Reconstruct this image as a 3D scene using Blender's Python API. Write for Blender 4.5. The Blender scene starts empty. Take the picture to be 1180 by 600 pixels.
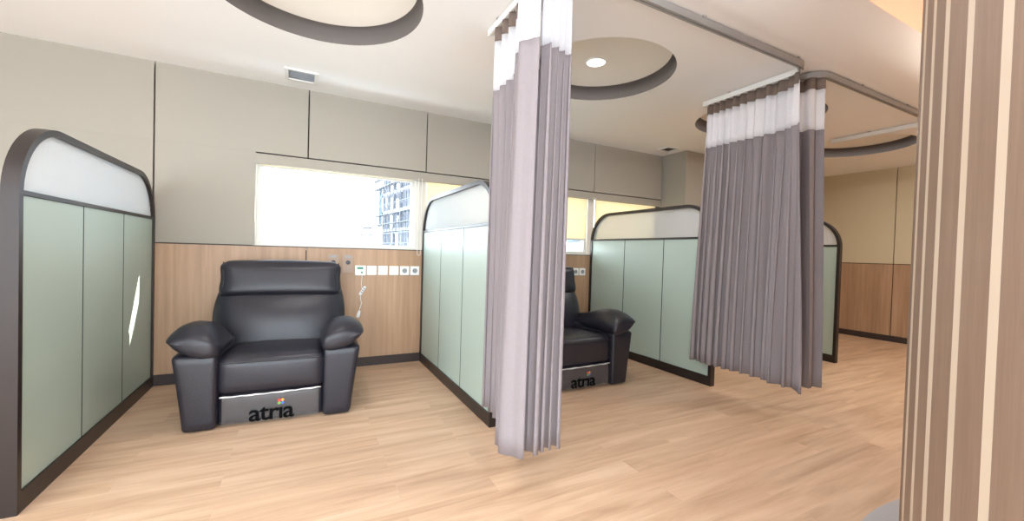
import bpy, bmesh, math, random
from mathutils import Vector, Matrix, noise
R = math.radians
PI = math.pi
SC = bpy.context.scene
COL = SC.collection
random.seed(7)

# ------------------------------------------------------------------ materials
def mat(name):
    m = bpy.data.materials.new(name); m.use_nodes = True
    nt = m.node_tree; nt.nodes.clear()
    out = nt.nodes.new('ShaderNodeOutputMaterial')
    return m, nt, out
def N(nt, t, **k):
    n = nt.nodes.new(t)
    for a, v in k.items():
        if a.startswith('i_'):
            n.inputs[a[2:].replace('_', ' ')].default_value = v
        else: setattr(n, a, v)
    return n
def L(nt, a, b): nt.links.new(a, b)
def rgb(r, g, b): # display 0..255 -> linear
    f = lambda c: ((c/255+0.055)/1.055)**2.4 if c > 10 else c/255/12.92
    return (f(r), f(g), f(b), 1)
def simple(name, col, rough=.5, metal=0., var=.06, scale=8., bump=0., bscale=60., stretch=(1, 1, 1), spec=.5, sheen=0.):
    """principled with gentle procedural colour variation and optional bump"""
    m, nt, out = mat(name)
    p = N(nt, 'ShaderNodeBsdfPrincipled')
    p.inputs['Roughness'].default_value = rough; p.inputs['Metallic'].default_value = metal
    p.inputs['Specular IOR Level'].default_value = spec
    if sheen: p.inputs['Sheen Weight'].default_value = sheen
    tc = N(nt, 'ShaderNodeTexCoord'); mp = N(nt, 'ShaderNodeMapping'); mp.inputs['Scale'].default_value = stretch
    L(nt, tc.outputs['Object'], mp.inputs['Vector'])
    nz = N(nt, 'ShaderNodeTexNoise'); nz.inputs['Scale'].default_value = scale; nz.inputs['Detail'].default_value = 4
    L(nt, mp.outputs[0], nz.inputs['Vector'])
    mx = N(nt, 'ShaderNodeMix', data_type='RGBA')
    mx.inputs[6].default_value = [c*(1-var) for c in col[:3]]+[1]
    mx.inputs[7].default_value = [min(1, c*(1+var)) for c in col[:3]]+[1]
    L(nt, nz.outputs['Fac'], mx.inputs[0]); L(nt, mx.outputs[2], p.inputs['Base Color'])
    if bump:
        n2 = N(nt, 'ShaderNodeTexNoise'); n2.inputs['Scale'].default_value = bscale; n2.inputs['Detail'].default_value = 3
        L(nt, mp.outputs[0], n2.inputs['Vector'])
        b = N(nt, 'ShaderNodeBump'); b.inputs['Strength'].default_value = bump; b.inputs['Distance'].default_value = .004
        L(nt, n2.outputs['Fac'], b.inputs['Height']); L(nt, b.outputs[0], p.inputs['Normal'])
    L(nt, p.outputs[0], out.inputs[0])
    return m
def wood(name, c1, c2, axis='z', rough=.45, fine=1.):
    """straight-grain laminate, grain along the given axis"""
    m, nt, out = mat(name)
    p = N(nt, 'ShaderNodeBsdfPrincipled'); p.inputs['Roughness'].default_value = rough
    tc = N(nt, 'ShaderNodeTexCoord'); mp = N(nt, 'ShaderNodeMapping')
    s = {'x': (1.2, 30, 30), 'y': (30, 1.2, 30), 'z': (30, 30, 1.2)}[axis]
    mp.inputs['Scale'].default_value = [v*fine for v in s]
    L(nt, tc.outputs['Object'], mp.inputs['Vector'])
    nz = N(nt, 'ShaderNodeTexNoise'); nz.inputs['Scale'].default_value = 1.; nz.inputs['Detail'].default_value = 6; nz.inputs['Roughness'].default_value = .65
    L(nt, mp.outputs[0], nz.inputs['Vector'])
    mp2 = N(nt, 'ShaderNodeMapping'); mp2.inputs['Scale'].default_value = [v*fine*.18 for v in s]
    L(nt, tc.outputs['Object'], mp2.inputs['Vector'])
    n2 = N(nt, 'ShaderNodeTexNoise'); n2.inputs['Scale'].default_value = 1.; n2.inputs['Detail'].default_value = 2
    L(nt, mp2.outputs[0], n2.inputs['Vector'])
    ad = N(nt, 'ShaderNodeMath', operation='MULTIPLY_ADD'); ad.inputs[1].default_value = .6; 
    L(nt, nz.outputs['Fac'], ad.inputs[0])
    ml = N(nt, 'ShaderNodeMath', operation='MULTIPLY'); ml.inputs[1].default_value = .4; L(nt, n2.outputs['Fac'], ml.inputs[0])
    L(nt, ml.outputs[0], ad.inputs[2])
    cr = N(nt, 'ShaderNodeValToRGB')
    cr.color_ramp.elements[0].position = .36; cr.color_ramp.elements[0].color = c1
    cr.color_ramp.elements[1].position = .64; cr.color_ramp.elements[1].color = c2
    L(nt, ad.outputs[0], cr.inputs[0]); L(nt, cr.outputs[0], p.inputs['Base Color'])
    L(nt, p.outputs[0], out.inputs[0])
    return m
def floor_mat():
    m, nt, out = mat('oak_vinyl_planks')
    p = N(nt, 'ShaderNodeBsdfPrincipled'); p.inputs['Roughness'].default_value = .46; p.inputs['Specular IOR Level'].default_value = .7
    tc = N(nt, 'ShaderNodeTexCoord')
    br = N(nt, 'ShaderNodeTexBrick'); br.offset = .37
    br.inputs['Scale'].default_value = 1.; br.inputs['Brick Width'].default_value = 1.25; br.inputs['Row Height'].default_value = .152
    br.inputs['Mortar Size'].default_value = .0012; br.inputs['Mortar Smooth'].default_value = .4
    br.inputs['Color1'].default_value = (.25, .25, .25, 1); br.inputs['Color2'].default_value = (.75, .75, .75, 1); br.inputs['Mortar'].default_value = (.42, .42, .42, 1)
    L(nt, tc.outputs['Object'], br.inputs['Vector'])
    # each plank shifts the grain
    sep = N(nt, 'ShaderNodeSeparateColor'); L(nt, br.outputs['Color'], sep.inputs[0])
    mp = N(nt, 'ShaderNodeMapping'); mp.inputs['Scale'].default_value = (1.1, 11, 1)
    L(nt, tc.outputs['Object'], mp.inputs['Vector'])
    vm = N(nt, 'ShaderNodeVectorMath', operation='MULTIPLY_ADD')
    cb = N(nt, 'ShaderNodeCombineXYZ'); L(nt, sep.outputs[0], cb.inputs[0]); L(nt, sep.outputs[0], cb.inputs[2])
    L(nt, cb.outputs[0], vm.inputs[0]); vm.inputs[1].default_value = (13, 0, 37); L(nt, mp.outputs[0], vm.inputs[2])
    nz = N(nt, 'ShaderNodeTexNoise'); nz.inputs['Scale'].default_value = 1.; nz.inputs['Detail'].default_value = 7; nz.inputs['Roughness'].default_value = .6; nz.inputs['Distortion'].default_value = .5
    L(nt, vm.outputs[0], nz.inputs['Vector'])
    cr = N(nt, 'ShaderNodeValToRGB')
    e = cr.color_ramp.elements
    e[0].position = .30; e[0].color = rgb(178, 144, 116)
    e[1].position = .66; e[1].color = rgb(214, 184, 156)
    k = e.new(.47); k.color = rgb(199, 166, 137)
    L(nt, nz.outputs['Fac'], cr.inputs[0])
    mx = N(nt, 'ShaderNodeMix', data_type='RGBA', blend_type='MULTIPLY'); mx.inputs[0].default_value = 1.
    L(nt, cr.outputs[0], mx.inputs[6])
    mr = N(nt, 'ShaderNodeMapRange'); mr.inputs['From Min'].default_value = .25; mr.inputs['From Max'].default_value = .75
    mr.inputs['To Min'].default_value = .96; mr.inputs['To Max'].default_value = 1.03
    L(nt, sep.outputs[0], mr.inputs['Value'])
    L(nt, mr.outputs[0], mx.inputs[7])
    L(nt, mx.outputs[2], p.inputs['Base Color'])
    bp_ = N(nt, 'ShaderNodeBump'); bp_.inputs['Strength'].default_value = .08; bp_.inputs['Distance'].default_value = .002
    L(nt, nz.outputs['Fac'], bp_.inputs['Height']); L(nt, bp_.outputs[0], p.inputs['Normal'])
    L(nt, p.outputs[0], out.inputs[0])
    return m
def mixmat(name, parts):
    """parts: list of (weight, builder(nt)->shader socket); nested add by mix"""
    m, nt, out = mat(name)
    cur = parts[0][1](nt); tot = parts[0][0]
    for w, f in parts[1:]:
        mx = N(nt, 'ShaderNodeMixShader'); tot += w
        mx.inputs[0].default_value = w/tot
        L(nt, cur, mx.inputs[1]); L(nt, f(nt), mx.inputs[2]); cur = mx.outputs[0]
    L(nt, cur, out.inputs[0])
    return m
def sh(t, col, rough=None):
    def f(nt):
        n = N(nt, t); n.inputs['Color'].default_value = col
        if rough is not None: n.inputs['Roughness'].default_value = rough
        return n.outputs[0]
    return f
def fabric(name, col, trans=.2, transp=0., scale=900., var=.05):
    m, nt, out = mat(name)
    tc = N(nt, 'ShaderNodeTexCoord')
    nz = N(nt, 'ShaderNodeTexNoise'); nz.inputs['Scale'].default_value = 70.; nz.inputs['Detail'].default_value = 3
    L(nt, tc.outputs['Object'], nz.inputs['Vector'])
    mx = N(nt, 'ShaderNodeMix', data_type='RGBA')
    mx.inputs[6].default_value = [c*(1-var) for c in col[:3]]+[1]; mx.inputs[7].default_value = [min(1, c*(1+var)) for c in col[:3]]+[1]
    L(nt, nz.outputs['Fac'], mx.inputs[0])
    d = N(nt, 'ShaderNodeBsdfDiffuse'); t = N(nt, 'ShaderNodeBsdfTranslucent')
    L(nt, mx.outputs[2], d.inputs[0]); L(nt, mx.outputs[2], t.inputs[0])
    ms = N(nt, 'ShaderNodeMixShader'); ms.inputs[0].default_value = trans
    L(nt, d.outputs[0], ms.inputs[1]); L(nt, t.outputs[0], ms.inputs[2])
    cur = ms.outputs[0]
    if transp:
        tr = N(nt, 'ShaderNodeBsdfTransparent'); m2 = N(nt, 'ShaderNodeMixShader'); m2.inputs[0].default_value = transp
        L(nt, cur, m2.inputs[1]); L(nt, tr.outputs[0], m2.inputs[2]); cur = m2.outputs[0]
    L(nt, cur, out.inputs[0])
    return m
def emis(name, col, s):
    m, nt, out = mat(name); e = N(nt, 'ShaderNodeEmission'); e.inputs[0].default_value = col; e.inputs[1].default_value = s
    L(nt, e.outputs[0], out.inputs[0]); return m
def pane_glass(name, tint=(1, 1, 1, 1)):
    m, nt, out = mat(name)
    t = N(nt, 'ShaderNodeBsdfTransparent'); t.inputs[0].default_value = tint
    g = N(nt, 'ShaderNodeBsdfGlossy'); g.inputs['Roughness'].default_value = .02
    mx = N(nt, 'ShaderNodeMixShader'); mx.inputs[0].default_value = .05; L(nt, t.outputs[0], mx.inputs[1]); L(nt, g.outputs[0], mx.inputs[2])
    L(nt, mx.outputs[0], out.inputs[0]); return m

M = dict(
    ceiling=simple('white_ceiling_paint', rgb(247, 247, 247), .9, var=.005, scale=2),
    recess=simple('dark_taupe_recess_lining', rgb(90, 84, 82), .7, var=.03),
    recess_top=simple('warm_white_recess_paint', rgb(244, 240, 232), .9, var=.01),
    panel=simple('grey_beige_fabric_wall_panel', rgb(162, 156, 145), .85, var=.03, scale=90, bump=.05, bscale=500),
    groove=simple('dark_reveal', rgb(62, 52, 52), .7),
    oak=wood('oak_laminate', rgb(160, 127, 99), rgb(188, 154, 124), 'z'),
    base=simple('dark_brown_skirting', rgb(56, 45, 44), .5),
    floor=floor_mat(),
    grey_vinyl=simple('grey_vinyl', rgb(172, 172, 178), .45, var=.06, scale=6, stretch=(2, 20, 1)),
    frame=simple('dark_bronze_frame', rgb(44, 36, 34), .38, metal=.25, var=.08, scale=30),
    sage=simple('sage_green_laminate', rgb(168, 184, 174), .42, var=.02, scale=3),
    seam=simple('dark_seam_strip', rgb(24, 28, 27), .9),
    alu=simple('white_aluminium', rgb(232, 232, 230), .35, var=.02),
    upvc=simple('cream_window_frame', rgb(226, 223, 215), .45, var=.02),
    track=simple('shaded_aluminium_track', rgb(160, 157, 155), .4, metal=.15, var=.04),  # grey tone painting the rail's shaded runs; brackets share it
    glass=pane_glass('clear_window_glass'),
    curtain=fabric('mauve_grey_curtain_cloth', rgb(144, 136, 139), .04),
    header=fabric('taupe_curtain_heading', rgb(132, 116, 107), .15),
    mesh=fabric('white_curtain_mesh', rgb(240, 240, 244), .45, transp=.22),
    blind=fabric('cream_blind_cloth', rgb(254, 242, 214), .42, var=.02),
    leather=simple('dark_navy_leather', rgb(33, 32, 41), .36, var=.10, scale=25, bump=.25, bscale=160),
    piping=simple('black_leather_piping', rgb(34, 32, 38), .4),
    black=simple('black_plastic', rgb(24, 22, 24), .5),
    ink=simple('black_print', rgb(8, 8, 9), .85, spec=.1),
    white=simple('white_plastic', rgb(240, 240, 238), .4, var=.01),
    grey_plate=simple('pale_taupe_plate', rgb(166, 140, 120), .4),
    dark_knob=simple('dark_grey_knob', rgb(50, 52, 58), .4),
    grey=simple('grey_plastic', rgb(150, 152, 154), .45),
    green_led=simple('green_plastic', rgb(50, 140, 110), .4),
    vent_dark=simple('grey_vent_slats', rgb(206, 212, 218), .6),
    vent_grey=simple('grey_brown_vent_slats', rgb(140, 130, 122), .6),
    red=simple('red_print', rgb(220, 70, 60)), orange=simple('orange_print', rgb(240, 160, 50)),
    green=simple('green_print', rgb(110, 160, 60)), blue=simple('blue_print', rgb(60, 110, 200)),
    colwood=wood('walnut_veneer', rgb(132, 109, 93), rgb(144, 121, 104), 'z', .5, 3.2),
    cream=simple('cream_inlay', rgb(206, 190, 170), .5, var=.02),
    lamp=emis('lamp_diffuser', (1, .96, .9, 1), 3.),
    led=emis('warm_led', (1, .34, .14, 1), 10.),
    concrete=simple('pale_concrete', rgb(112, 116, 124), .9, var=.12, scale=.6),
    slab=simple('pale_slab_edge', rgb(170, 172, 176), .9, var=.1, scale=.6),
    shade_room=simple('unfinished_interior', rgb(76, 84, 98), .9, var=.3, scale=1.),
    scaffold=simple('galvanised_scaffold', rgb(94, 100, 110), .6),
    teal=simple('blue_grey_netting', rgb(84, 104, 118), .9),
    outside=simple('pale_ground', rgb(140, 140, 138), .95, var=.08, scale=.1),
    wallpaint=simple('warm_white_wall', rgb(222, 214, 204), .9, var=.01),
    endpanel=simple('beige_wall_panel', rgb(206, 192, 162), .85, var=.03, scale=90, bump=.05, bscale=500),
)
# fluted glass: part clear-rough, part milky
def fl(nt):
    g = N(nt, 'ShaderNodeBsdfPrincipled'); g.inputs['Base Color'].default_value = (.96, .98, .98, 1)
    g.inputs['Roughness'].default_value = .18; g.inputs['Transmission Weight'].default_value = 1.; g.inputs['IOR'].default_value = 1.3
    return g.outputs[0]
M['fluted'] = mixmat('fluted_glass', [(.28, fl), (.22, sh('ShaderNodeBsdfTranslucent', (.88, .93, .97, 1))), (.18, sh('ShaderNodeBsdfDiffuse', (.86, .91, .96, 1))), (.32, sh('ShaderNodeBsdfTransparent', (.97, .98, .98, 1)))])
M['film'] = mixmat('clear_plastic_film', [(.91, sh('ShaderNodeBsdfTransparent', (.93, .93, .93, 1))), (.055, sh('ShaderNodeBsdfDiffuse', (.75, .72, .72, 1))), (.035, sh('ShaderNodeBsdfGlossy', (.9, .9, .9, 1), .22))])
M['fold'] = mixmat('white_folded_film', [(.7, sh('ShaderNodeBsdfDiffuse', (.8, .8, .8, 1))), (.3, sh('ShaderNodeBsdfGlossy', (.9, .9, .9, 1), .2))])

# ------------------------------------------------------------------ mesh helpers
def link(name, me, parent=None):
    o = bpy.data.objects.new(name, me); COL.objects.link(o)
    if parent: o.parent = parent
    return o
def obj(name, bm, m, parent=None, smooth=False, angle=None):
    me = bpy.data.meshes.new(name)
    bmesh.ops.recalc_face_normals(bm, faces=bm.faces)
    bm.to_mesh(me); bm.free()
    for x in (m if isinstance(m, (list, tuple)) else [m]): me.materials.append(x)
    if smooth:
        me.polygons.foreach_set('use_smooth', [True]*len(me.polygons))
        if angle: me.set_sharp_from_angle(angle=R(angle))
    return link(name, me, parent)
def thing(name, label, cat, loc=(0, 0, 0), rz=0, group=None):
    o = bpy.data.objects.new(name, None); COL.objects.link(o); o.empty_display_size = .1
    o.location = loc; o.rotation_euler = (0, 0, rz); tag(o, label, cat, group); return o
def tag(o, label, cat, group=None):
    o['label'] = label; o['category'] = cat
    if group: o['group'] = group
    return o
def struct(o, label=None):
    o['kind'] = 'structure'
    if label: o['label'] = label
    return o
def box(bm, a, b, mi=0, bevel=0.):
    a, b = [min(p, q) for p, q in zip(a, b)], [max(p, q) for p, q in zip(a, b)]
    r = bmesh.ops.create_cube(bm, size=1.)
    vs = r['verts']
    for v in vs:
        v.co = Vector([(a[i]+b[i])/2 + v.co[i]*(b[i]-a[i]) for i in range(3)])
    fs = {f for v in vs for f in v.link_faces}
    for f in fs: f.material_index = mi
    if bevel:
        es = {e for v in vs for e in v.link_edges}
        bmesh.ops.bevel(bm, geom=list(es), offset=bevel, segments=2, profile=.6, affect='EDGES')
def boxes(l, bevel=0.):
    bm = bmesh.new()
    for a, b in l: box(bm, a, b, 0, bevel)
    return bm
def tube(bm, pts, r, n=8, cap=True):
    pts = [Vector(p) for p in pts]; rings = []
    up = None
    for i, p in enumerate(pts):
        t = (pts[min(i+1, len(pts)-1)]-pts[max(i-1, 0)]).normalized()
        if up is None:
            up = Vector((0, 0, 1)) if abs(t.z) < .9 else Vector((1, 0, 0))
        x = t.cross(up).normalized(); y = x.cross(t).normalized(); up = y
        rr = r[i] if isinstance(r, (list, tuple)) else r
        rings.append([bm.verts.new(p+rr*(math.cos(2*PI*k/n)*x+math.sin(2*PI*k/n)*y)) for k in range(n)])
    for a, b in zip(rings, rings[1:]):
        for k in range(n): bm.faces.new((a[k], a[(k+1) % n], b[(k+1) % n], b[k]))
    if cap: bm.faces.new(rings[0][::-1]); bm.faces.new(rings[-1])
def cyl(bm, c, r, h, axis='z', n=32, r2=None):
    d = {'x': Vector((1, 0, 0)), 'y': Vector((0, 1, 0)), 'z': Vector((0, 0, 1))}[axis]
    tube(bm, [Vector(c), Vector(c)+d*h], [r, r if r2 is None else r2], n)
def prism(bm, poly, ax, a, b):
    """extrude a 2-D polygon along axis ax from a to b (poly in the other two axes, in order)"""
    def P(u, v, w):
        return {0: (w, u, v), 1: (u, w, v), 2: (u, v, w)}[ax]
    A = [bm.verts.new(P(u, v, a)) for u, v in poly]; B = [bm.verts.new(P(u, v, b)) for u, v in poly]
    n = len(poly)
    for k in range(n): bm.faces.new((A[k], A[(k+1) % n], B[(k+1) % n], B[k]))
    bm.faces.new(A[::-1]); bm.faces.new(B)
def ring_prism(bm, outer, inner, ax, a, b):
    """closed ring (outer & inner loops with equal counts) extruded along ax"""
    def P(u, v, w): return {0: (w, u, v), 1: (u, w, v), 2: (u, v, w)}[ax]
    n = len(outer)
    V = [[bm.verts.new(P(u, v, w)) for u, v in lp] for lp in (outer, inner) for w in (a, b)]
    oa, ob, ia, ib = V
    for k in range(n):
        j = (k+1) % n
        bm.faces.new((oa[k], oa[j], ob[j], ob[k])); bm.faces.new((ia[k], ib[k], ib[j], ia[j]))
        bm.faces.new((oa[k], ia[k], ia[j], oa[j])); bm.faces.new((ob[k], ob[j], ib[j], ib[k]))
def rbox(sx, sy, sz, r=.05, n=10, fn=None, puff=0.):
    """rounded, optionally puffed, box centred at origin; fn deforms each point"""
    bm = bmesh.new()
    bmesh.ops.create_cube(bm, size=2.)
    bmesh.ops.subdivide_edges(bm, edges=bm.edges[:], cuts=n, use_grid_fill=True)
    h = Vector((sx/2, sy/2, sz/2))
    rr = min(r, min(h))
    for v in bm.verts:
        c = v.co.copy()
        # ease the grid so the rounded borders get vertices
        q = Vector([math.sin(x*PI/2)*.55+x*.45 for x in c])
        p = Vector([q[i]*h[i] for i in range(3)])
        inn = Vector([max(-(h[i]-rr), min(h[i]-rr, p[i])) for i in range(3)])
        d = p-inn
        # direction from the cube-surface point
        if d.length > 1e-9:
            p = inn + d.normalized()*rr if sum(abs(x) > 1e-7 for x in d) > 1 else p
        if puff:
            u = [1-(p[i]/h[i])**2 for i in range(3)]
            nx = [p[i]/h[i] for i in range(3)]
            m = max(range(3), key=lambda i: abs(nx[i]))
            a, b = [u[i] for i in range(3) if i != m]
            p[m] += math.copysign(puff*max(a, 0)**.7*max(b, 0)**.7, nx[m])
        if fn: p = Vector(fn(p))
        v.co = p
    return bm
def smoothstep(a, b, x):
    t = max(0, min(1, (x-a)/(b-a))); return t*t*(3-2*t)
def lerp(a, b, t): return a+(b-a)*t

# ------------------------------------------------------------------ camera (solved from the photograph's vanishing lines)
cam_d = bpy.data.cameras.new('camera'); cam = bpy.data.objects.new('camera', cam_d); COL.objects.link(cam)
rt = Vector((0.88748124, -0.45990686, 0.02937224)); up = Vector((-0.01751814, 0.03002233, 0.99939570)); fw = Vector((0.46051076, 0.88745949, -0.01858754))
mw = Matrix.Identity(4)
for i in range(3):
    mw[i][0] = rt[i]; mw[i][1] = up[i]; mw[i][2] = -fw[i]
mw[0][3], mw[1][3], mw[2][3] = 1.58072, -4.40714, 1.20402
cam.matrix_world = mw
cam_d.sensor_fit = 'HORIZONTAL'; cam_d.sensor_width = 36.; cam_d.lens = 36*472.1737/1180; cam_d.clip_start = .02; cam_d.clip_end = 500
SC.camera = cam

# ------------------------------------------------------------------ room shell
H = 2.7; HB = 3.2
XL, XR, YB = -2.2, 9.761, -8.0
ZW, ZL, ZH = 1.201, 1.954, 2.05
WX0, WX1 = 1.213, 6.336           # the ribbon window
# floor
fb = boxes([((XL-.15, YB-.15, -.12), (XR+.15, .2, 0))])
struct(obj('floor', fb, M['floor']))
# grey floor inlay round the column
bm = bmesh.new(); cyl(bm, (4.14, -4.98, .0005), 1.5, .002, 'z', 96)
struct(obj('floor_inlay', bm, M['grey_vinyl']))
# ceiling with four round recesses
REC = [(1.64, -1.694, .617), (3.765, -1.698, .58), (5.86, -1.70, .60), (7.95, -1.726, .572)]
YC = -2.75
bm = bmesh.new()
def loop(pts):
    vs = [bm.verts.new(p) for p in pts]; return [bm.edges.new((vs[i], vs[(i+1) % len(vs)])) for i in range(len(vs))]
ed = loop([(XL, YC, H), (XR, YC, H), (XR, 0, H), (XL, 0, H)])
for cx, cy, r in REC: ed += loop([(cx+r*math.cos(2*PI*k/96), cy+r*math.sin(2*PI*k/96), H) for k in range(96)])
bmesh.ops.triangle_fill(bm, use_beauty=True, use_dissolve=False, edges=ed)
obj_c = obj('ceiling', bm, M['ceiling'])
for f in obj_c.data.polygons: pass
struct(obj_c)
# rounded edge (bullnose) of the low ceiling, turning up into the raised ceiling
bm = bmesh.new()
rb = .25
prof = [(YC, H)]+[(YC-rb*math.sin(a*PI/2/14)*1.12, H+rb*(1-math.cos(a*PI/2/14))) for a in range(1, 15)]
yl = prof[-1][0]
prof += [(yl+.02, H+.25), (yl+.02, H+.18), (YC+.1, H+.18), (YC+.1, H+.002), (YC, H+.002)]
prism(bm, prof[:-1], 0, XL, XR)
struct(obj('ceiling_edge', bm, M['ceiling'], smooth=True, angle=35))
bm = boxes([((XL, YB, HB), (XR, YC+.1, HB+.06)), ((XL, YC+.1, H+.18), (XR, YC+.14, HB+.06))])
struct(obj('ceiling_raised', bm, M['ceiling']))
bm = boxes([((XL+.1, yl+.12, H+.181), (XR-.1, yl+.15, H+.192))])
struct(obj('ceiling_cove_light', bm, M['led']))
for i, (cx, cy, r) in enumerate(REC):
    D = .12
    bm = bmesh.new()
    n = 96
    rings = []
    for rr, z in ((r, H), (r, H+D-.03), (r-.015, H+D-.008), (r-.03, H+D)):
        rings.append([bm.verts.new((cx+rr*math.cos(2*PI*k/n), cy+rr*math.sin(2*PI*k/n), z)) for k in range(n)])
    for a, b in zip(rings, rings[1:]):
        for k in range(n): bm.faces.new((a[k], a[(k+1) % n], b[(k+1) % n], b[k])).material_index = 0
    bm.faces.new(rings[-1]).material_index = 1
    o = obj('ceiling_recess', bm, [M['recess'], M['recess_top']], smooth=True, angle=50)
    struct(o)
# back wall: upper panels on a dark backing with reveals
G = .006
S = [-.65, .494, 1.638, 2.787, 3.935, 5.081, 6.336]
bk = [((XL, .03, .0), (WX0-.02, .16, H+.3)), ((WX0-.02, .03, 0), (WX1+.02, .16, ZW-.02)), ((WX0-.02, .03, ZH-.05), (WX1+.02, .16, H+.3)), ((WX1, .03, 0), (XR, .16, H+.3))]
struct(obj('wall_back_reveal', boxes(bk), M['groove']))
pn = []
xs = [XL]+S
for a, b in zip(xs, xs[1:]):
    pn.append(((a+G, 0, ZH+G), (b-G, .04, H)))                     # above the head reveal
pn2 = [((XL, 0, ZW+G), (-.65-G, .04, ZH+G)), ((-.65+G, 0, ZW+G), (.494-G, .04, ZH+G)), ((.494+G, 0, ZW+G), (WX0, .04, ZH+G))]
lip = [((WX0, 0, ZL), (WX1, .045, ZH-G))]
struct(obj('wall_back_upper', boxes(pn+pn2+lip, .0015), M['panel']))
wd = []
for a, b in zip(xs, xs[1:]): wd.append(((a+.004, 0, .09), (b-.004, .03, ZW-.004)))
struct(obj('wall_back_wainscot', boxes(wd, .001), M['oak']))
# thin dark capping on the wainscot, then the window reveal (sill, jambs, head)
struct(obj('trim_1', boxes([((XL, -.002, ZW-.004), (WX1, .03, ZW+.004))]), M['base']))
DR = .2
struct(obj('window_reveal', boxes([((WX0-.012, .028, ZW-.03), (WX1+.01, DR, ZW+.012)), ((WX0-.02, .036, ZW), (WX0, DR, ZL+.1)), ((WX1, .045, ZW), (WX1+.02, DR, ZL+.1)), ((WX0-.02, .10, ZL+.08), (WX1+.02, DR, ZL+.1))]), M['upvc']))
struct(obj('baseboard_back', boxes([((XL, -.012, 0), (6.336, .03, .09))], .002), M['base']))
# pilaster at the end of the window
PX0, PX1, PY = 6.336, 7.262, -.422
bm = boxes([((PX0, PY, ZW+.003), (PX1, .03, H))], .002); struct(obj('wall_pilaster', bm, M['panel']))
bm = boxes([((PX0, PY, .09), (PX1, .03, ZW-.003))], .002); struct(obj('wall_pilaster_wainscot', bm, M['oak']))
struct(obj('baseboard_pilaster', boxes([((PX0-.01, PY-.012, 0), (PX1+.01, .03, .0895))]), M['base']))
# wall beyond the pilaster
struct(obj('wall_back_far', boxes([((PX1, 0, .09), (XR, .04, ZW-.003))]), M['oak']))
struct(obj('wall_back_far_upper', boxes([((PX1, 0, ZW+.003), (XR, .04, H))]), M['endpanel']))
struct(obj('baseboard_far', boxes([((PX1+.011, -.012, 0), (XR, .03, .0895))]), M['base']))
# end wall (right)
seams = [.03, -.34, -1.487, -2.63, -3.78, -4.92, -6.07, -7.2, YB]
struct(obj('wall_right_reveal', boxes([((XR+.03, YB, 0), (XR+.15, .16, HB+.06))]), M['groove']))
up_, lo_ = [], []
for a, b in zip(seams, seams[1:]):
    up_.append(((XR, b+G, ZW+G), (XR+.04, a-G, HB))); lo_.append(((XR, b+G, .09), (XR+.04, a-G, ZW-.004)))
struct(obj('wall_right', boxes(up_, .0015), M['endpanel']))
struct(obj('wall_right_wainscot', boxes(lo_, .0015), M['oak']))
struct(obj('baseboard_right', boxes([((XR-.012, YB, 0), (XR+.03, 0, .09))]), M['base']))
LY0, LY1, LZ0, LZ1 = -6.6, -3.1, .35, 2.6
struct(obj('wall_left', boxes([((XL-.15, LY1, 0), (XL, .16, HB+.06)), ((XL-.15, YB, 0), (XL, LY0, HB+.06)), ((XL-.15, LY0, 0), (XL, LY1, LZ0)), ((XL-.15, LY0, LZ1), (XL, LY1, HB+.06))]), M['wallpaint']))
fr = [((XL-.11, LY0, LZ0), (XL-.05, LY1, LZ0+.06)), ((XL-.11, LY0, LZ1-.06), (XL-.05, LY1, LZ1))]
for k in range(5):
    y = lerp(LY0, LY1-.06, k/4); fr.append(((XL-.11, y, LZ0), (XL-.05, y+.06, LZ1)))
struct(obj('window_5', boxes(fr), M['alu']))  # unseen side window, added to bring daylight from the left
# wall behind the camera with a wide unseen opening, added for fill daylight
RX0, RX1, RZ0, RZ1 = -1.6, 3.2, .25, 2.75
struct(obj('wall_front', boxes([((XL, YB-.15, 0), (RX0, YB, HB+.06)), ((RX1, YB-.15, 0), (XR, YB, HB+.06)), ((RX0, YB-.15, 0), (RX1, YB, RZ0)), ((RX0, YB-.15, RZ1), (RX1, YB, HB+.06))]), M['wallpaint']))
fr = [((RX0, YB-.12, RZ0), (RX1, YB-.06, RZ0+.06)), ((RX0, YB-.12, RZ1-.06), (RX1, YB-.06, RZ1))]
for k in range(6):
    x = lerp(RX0, RX1-.06, k/5); fr.append(((x, YB-.12, RZ0), (x+.06, YB-.06, RZ1)))
struct(obj('window_4', boxes(fr), M['alu']))

# ribbon window: frames, mullions, panes
FY0, FY1 = .115, .175
mull = [(2.695, 2.802), (5.052, 5.149)]
bays = [(WX0, 2.695), (2.802, 5.052), (5.149, WX1)]
for i, (a, b) in enumerate(bays):
    f = []
    w = .034
    f += [((a, FY0, ZW+.012), (a+w, FY1, ZL+.08)), ((b-w, FY0, ZW+.012), (b, FY1, ZL+.08)), ((a+w, FY0, ZW+.012), (b-w, FY1, ZW+.012+w)), ((a+w, FY0, ZL+.05), (b-w, FY1, ZL+.08))]
    if i == 1: f.append(((3.90, FY0, ZW+.012+w), (3.95, FY1, ZL+.05)))
    o = struct(obj('window_%d' % (i+1), boxes(f, .002), M['upvc']))
    g = obj('pane', boxes([((a+w, .145, ZW+.046), (b-w, .149, ZL+.05))]), M['glass'], o)
struct(obj('window_mullion', boxes([((mull[0][0], .09, ZW+.012), (mull[0][1], .19, ZL+.08))], .003), M['upvc']))
struct(obj('window_mullion', boxes([((mull[1][0], .09, ZW+.012), (mull[1][1], .19, ZL+.08))], .003), M['upvc']))

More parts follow.
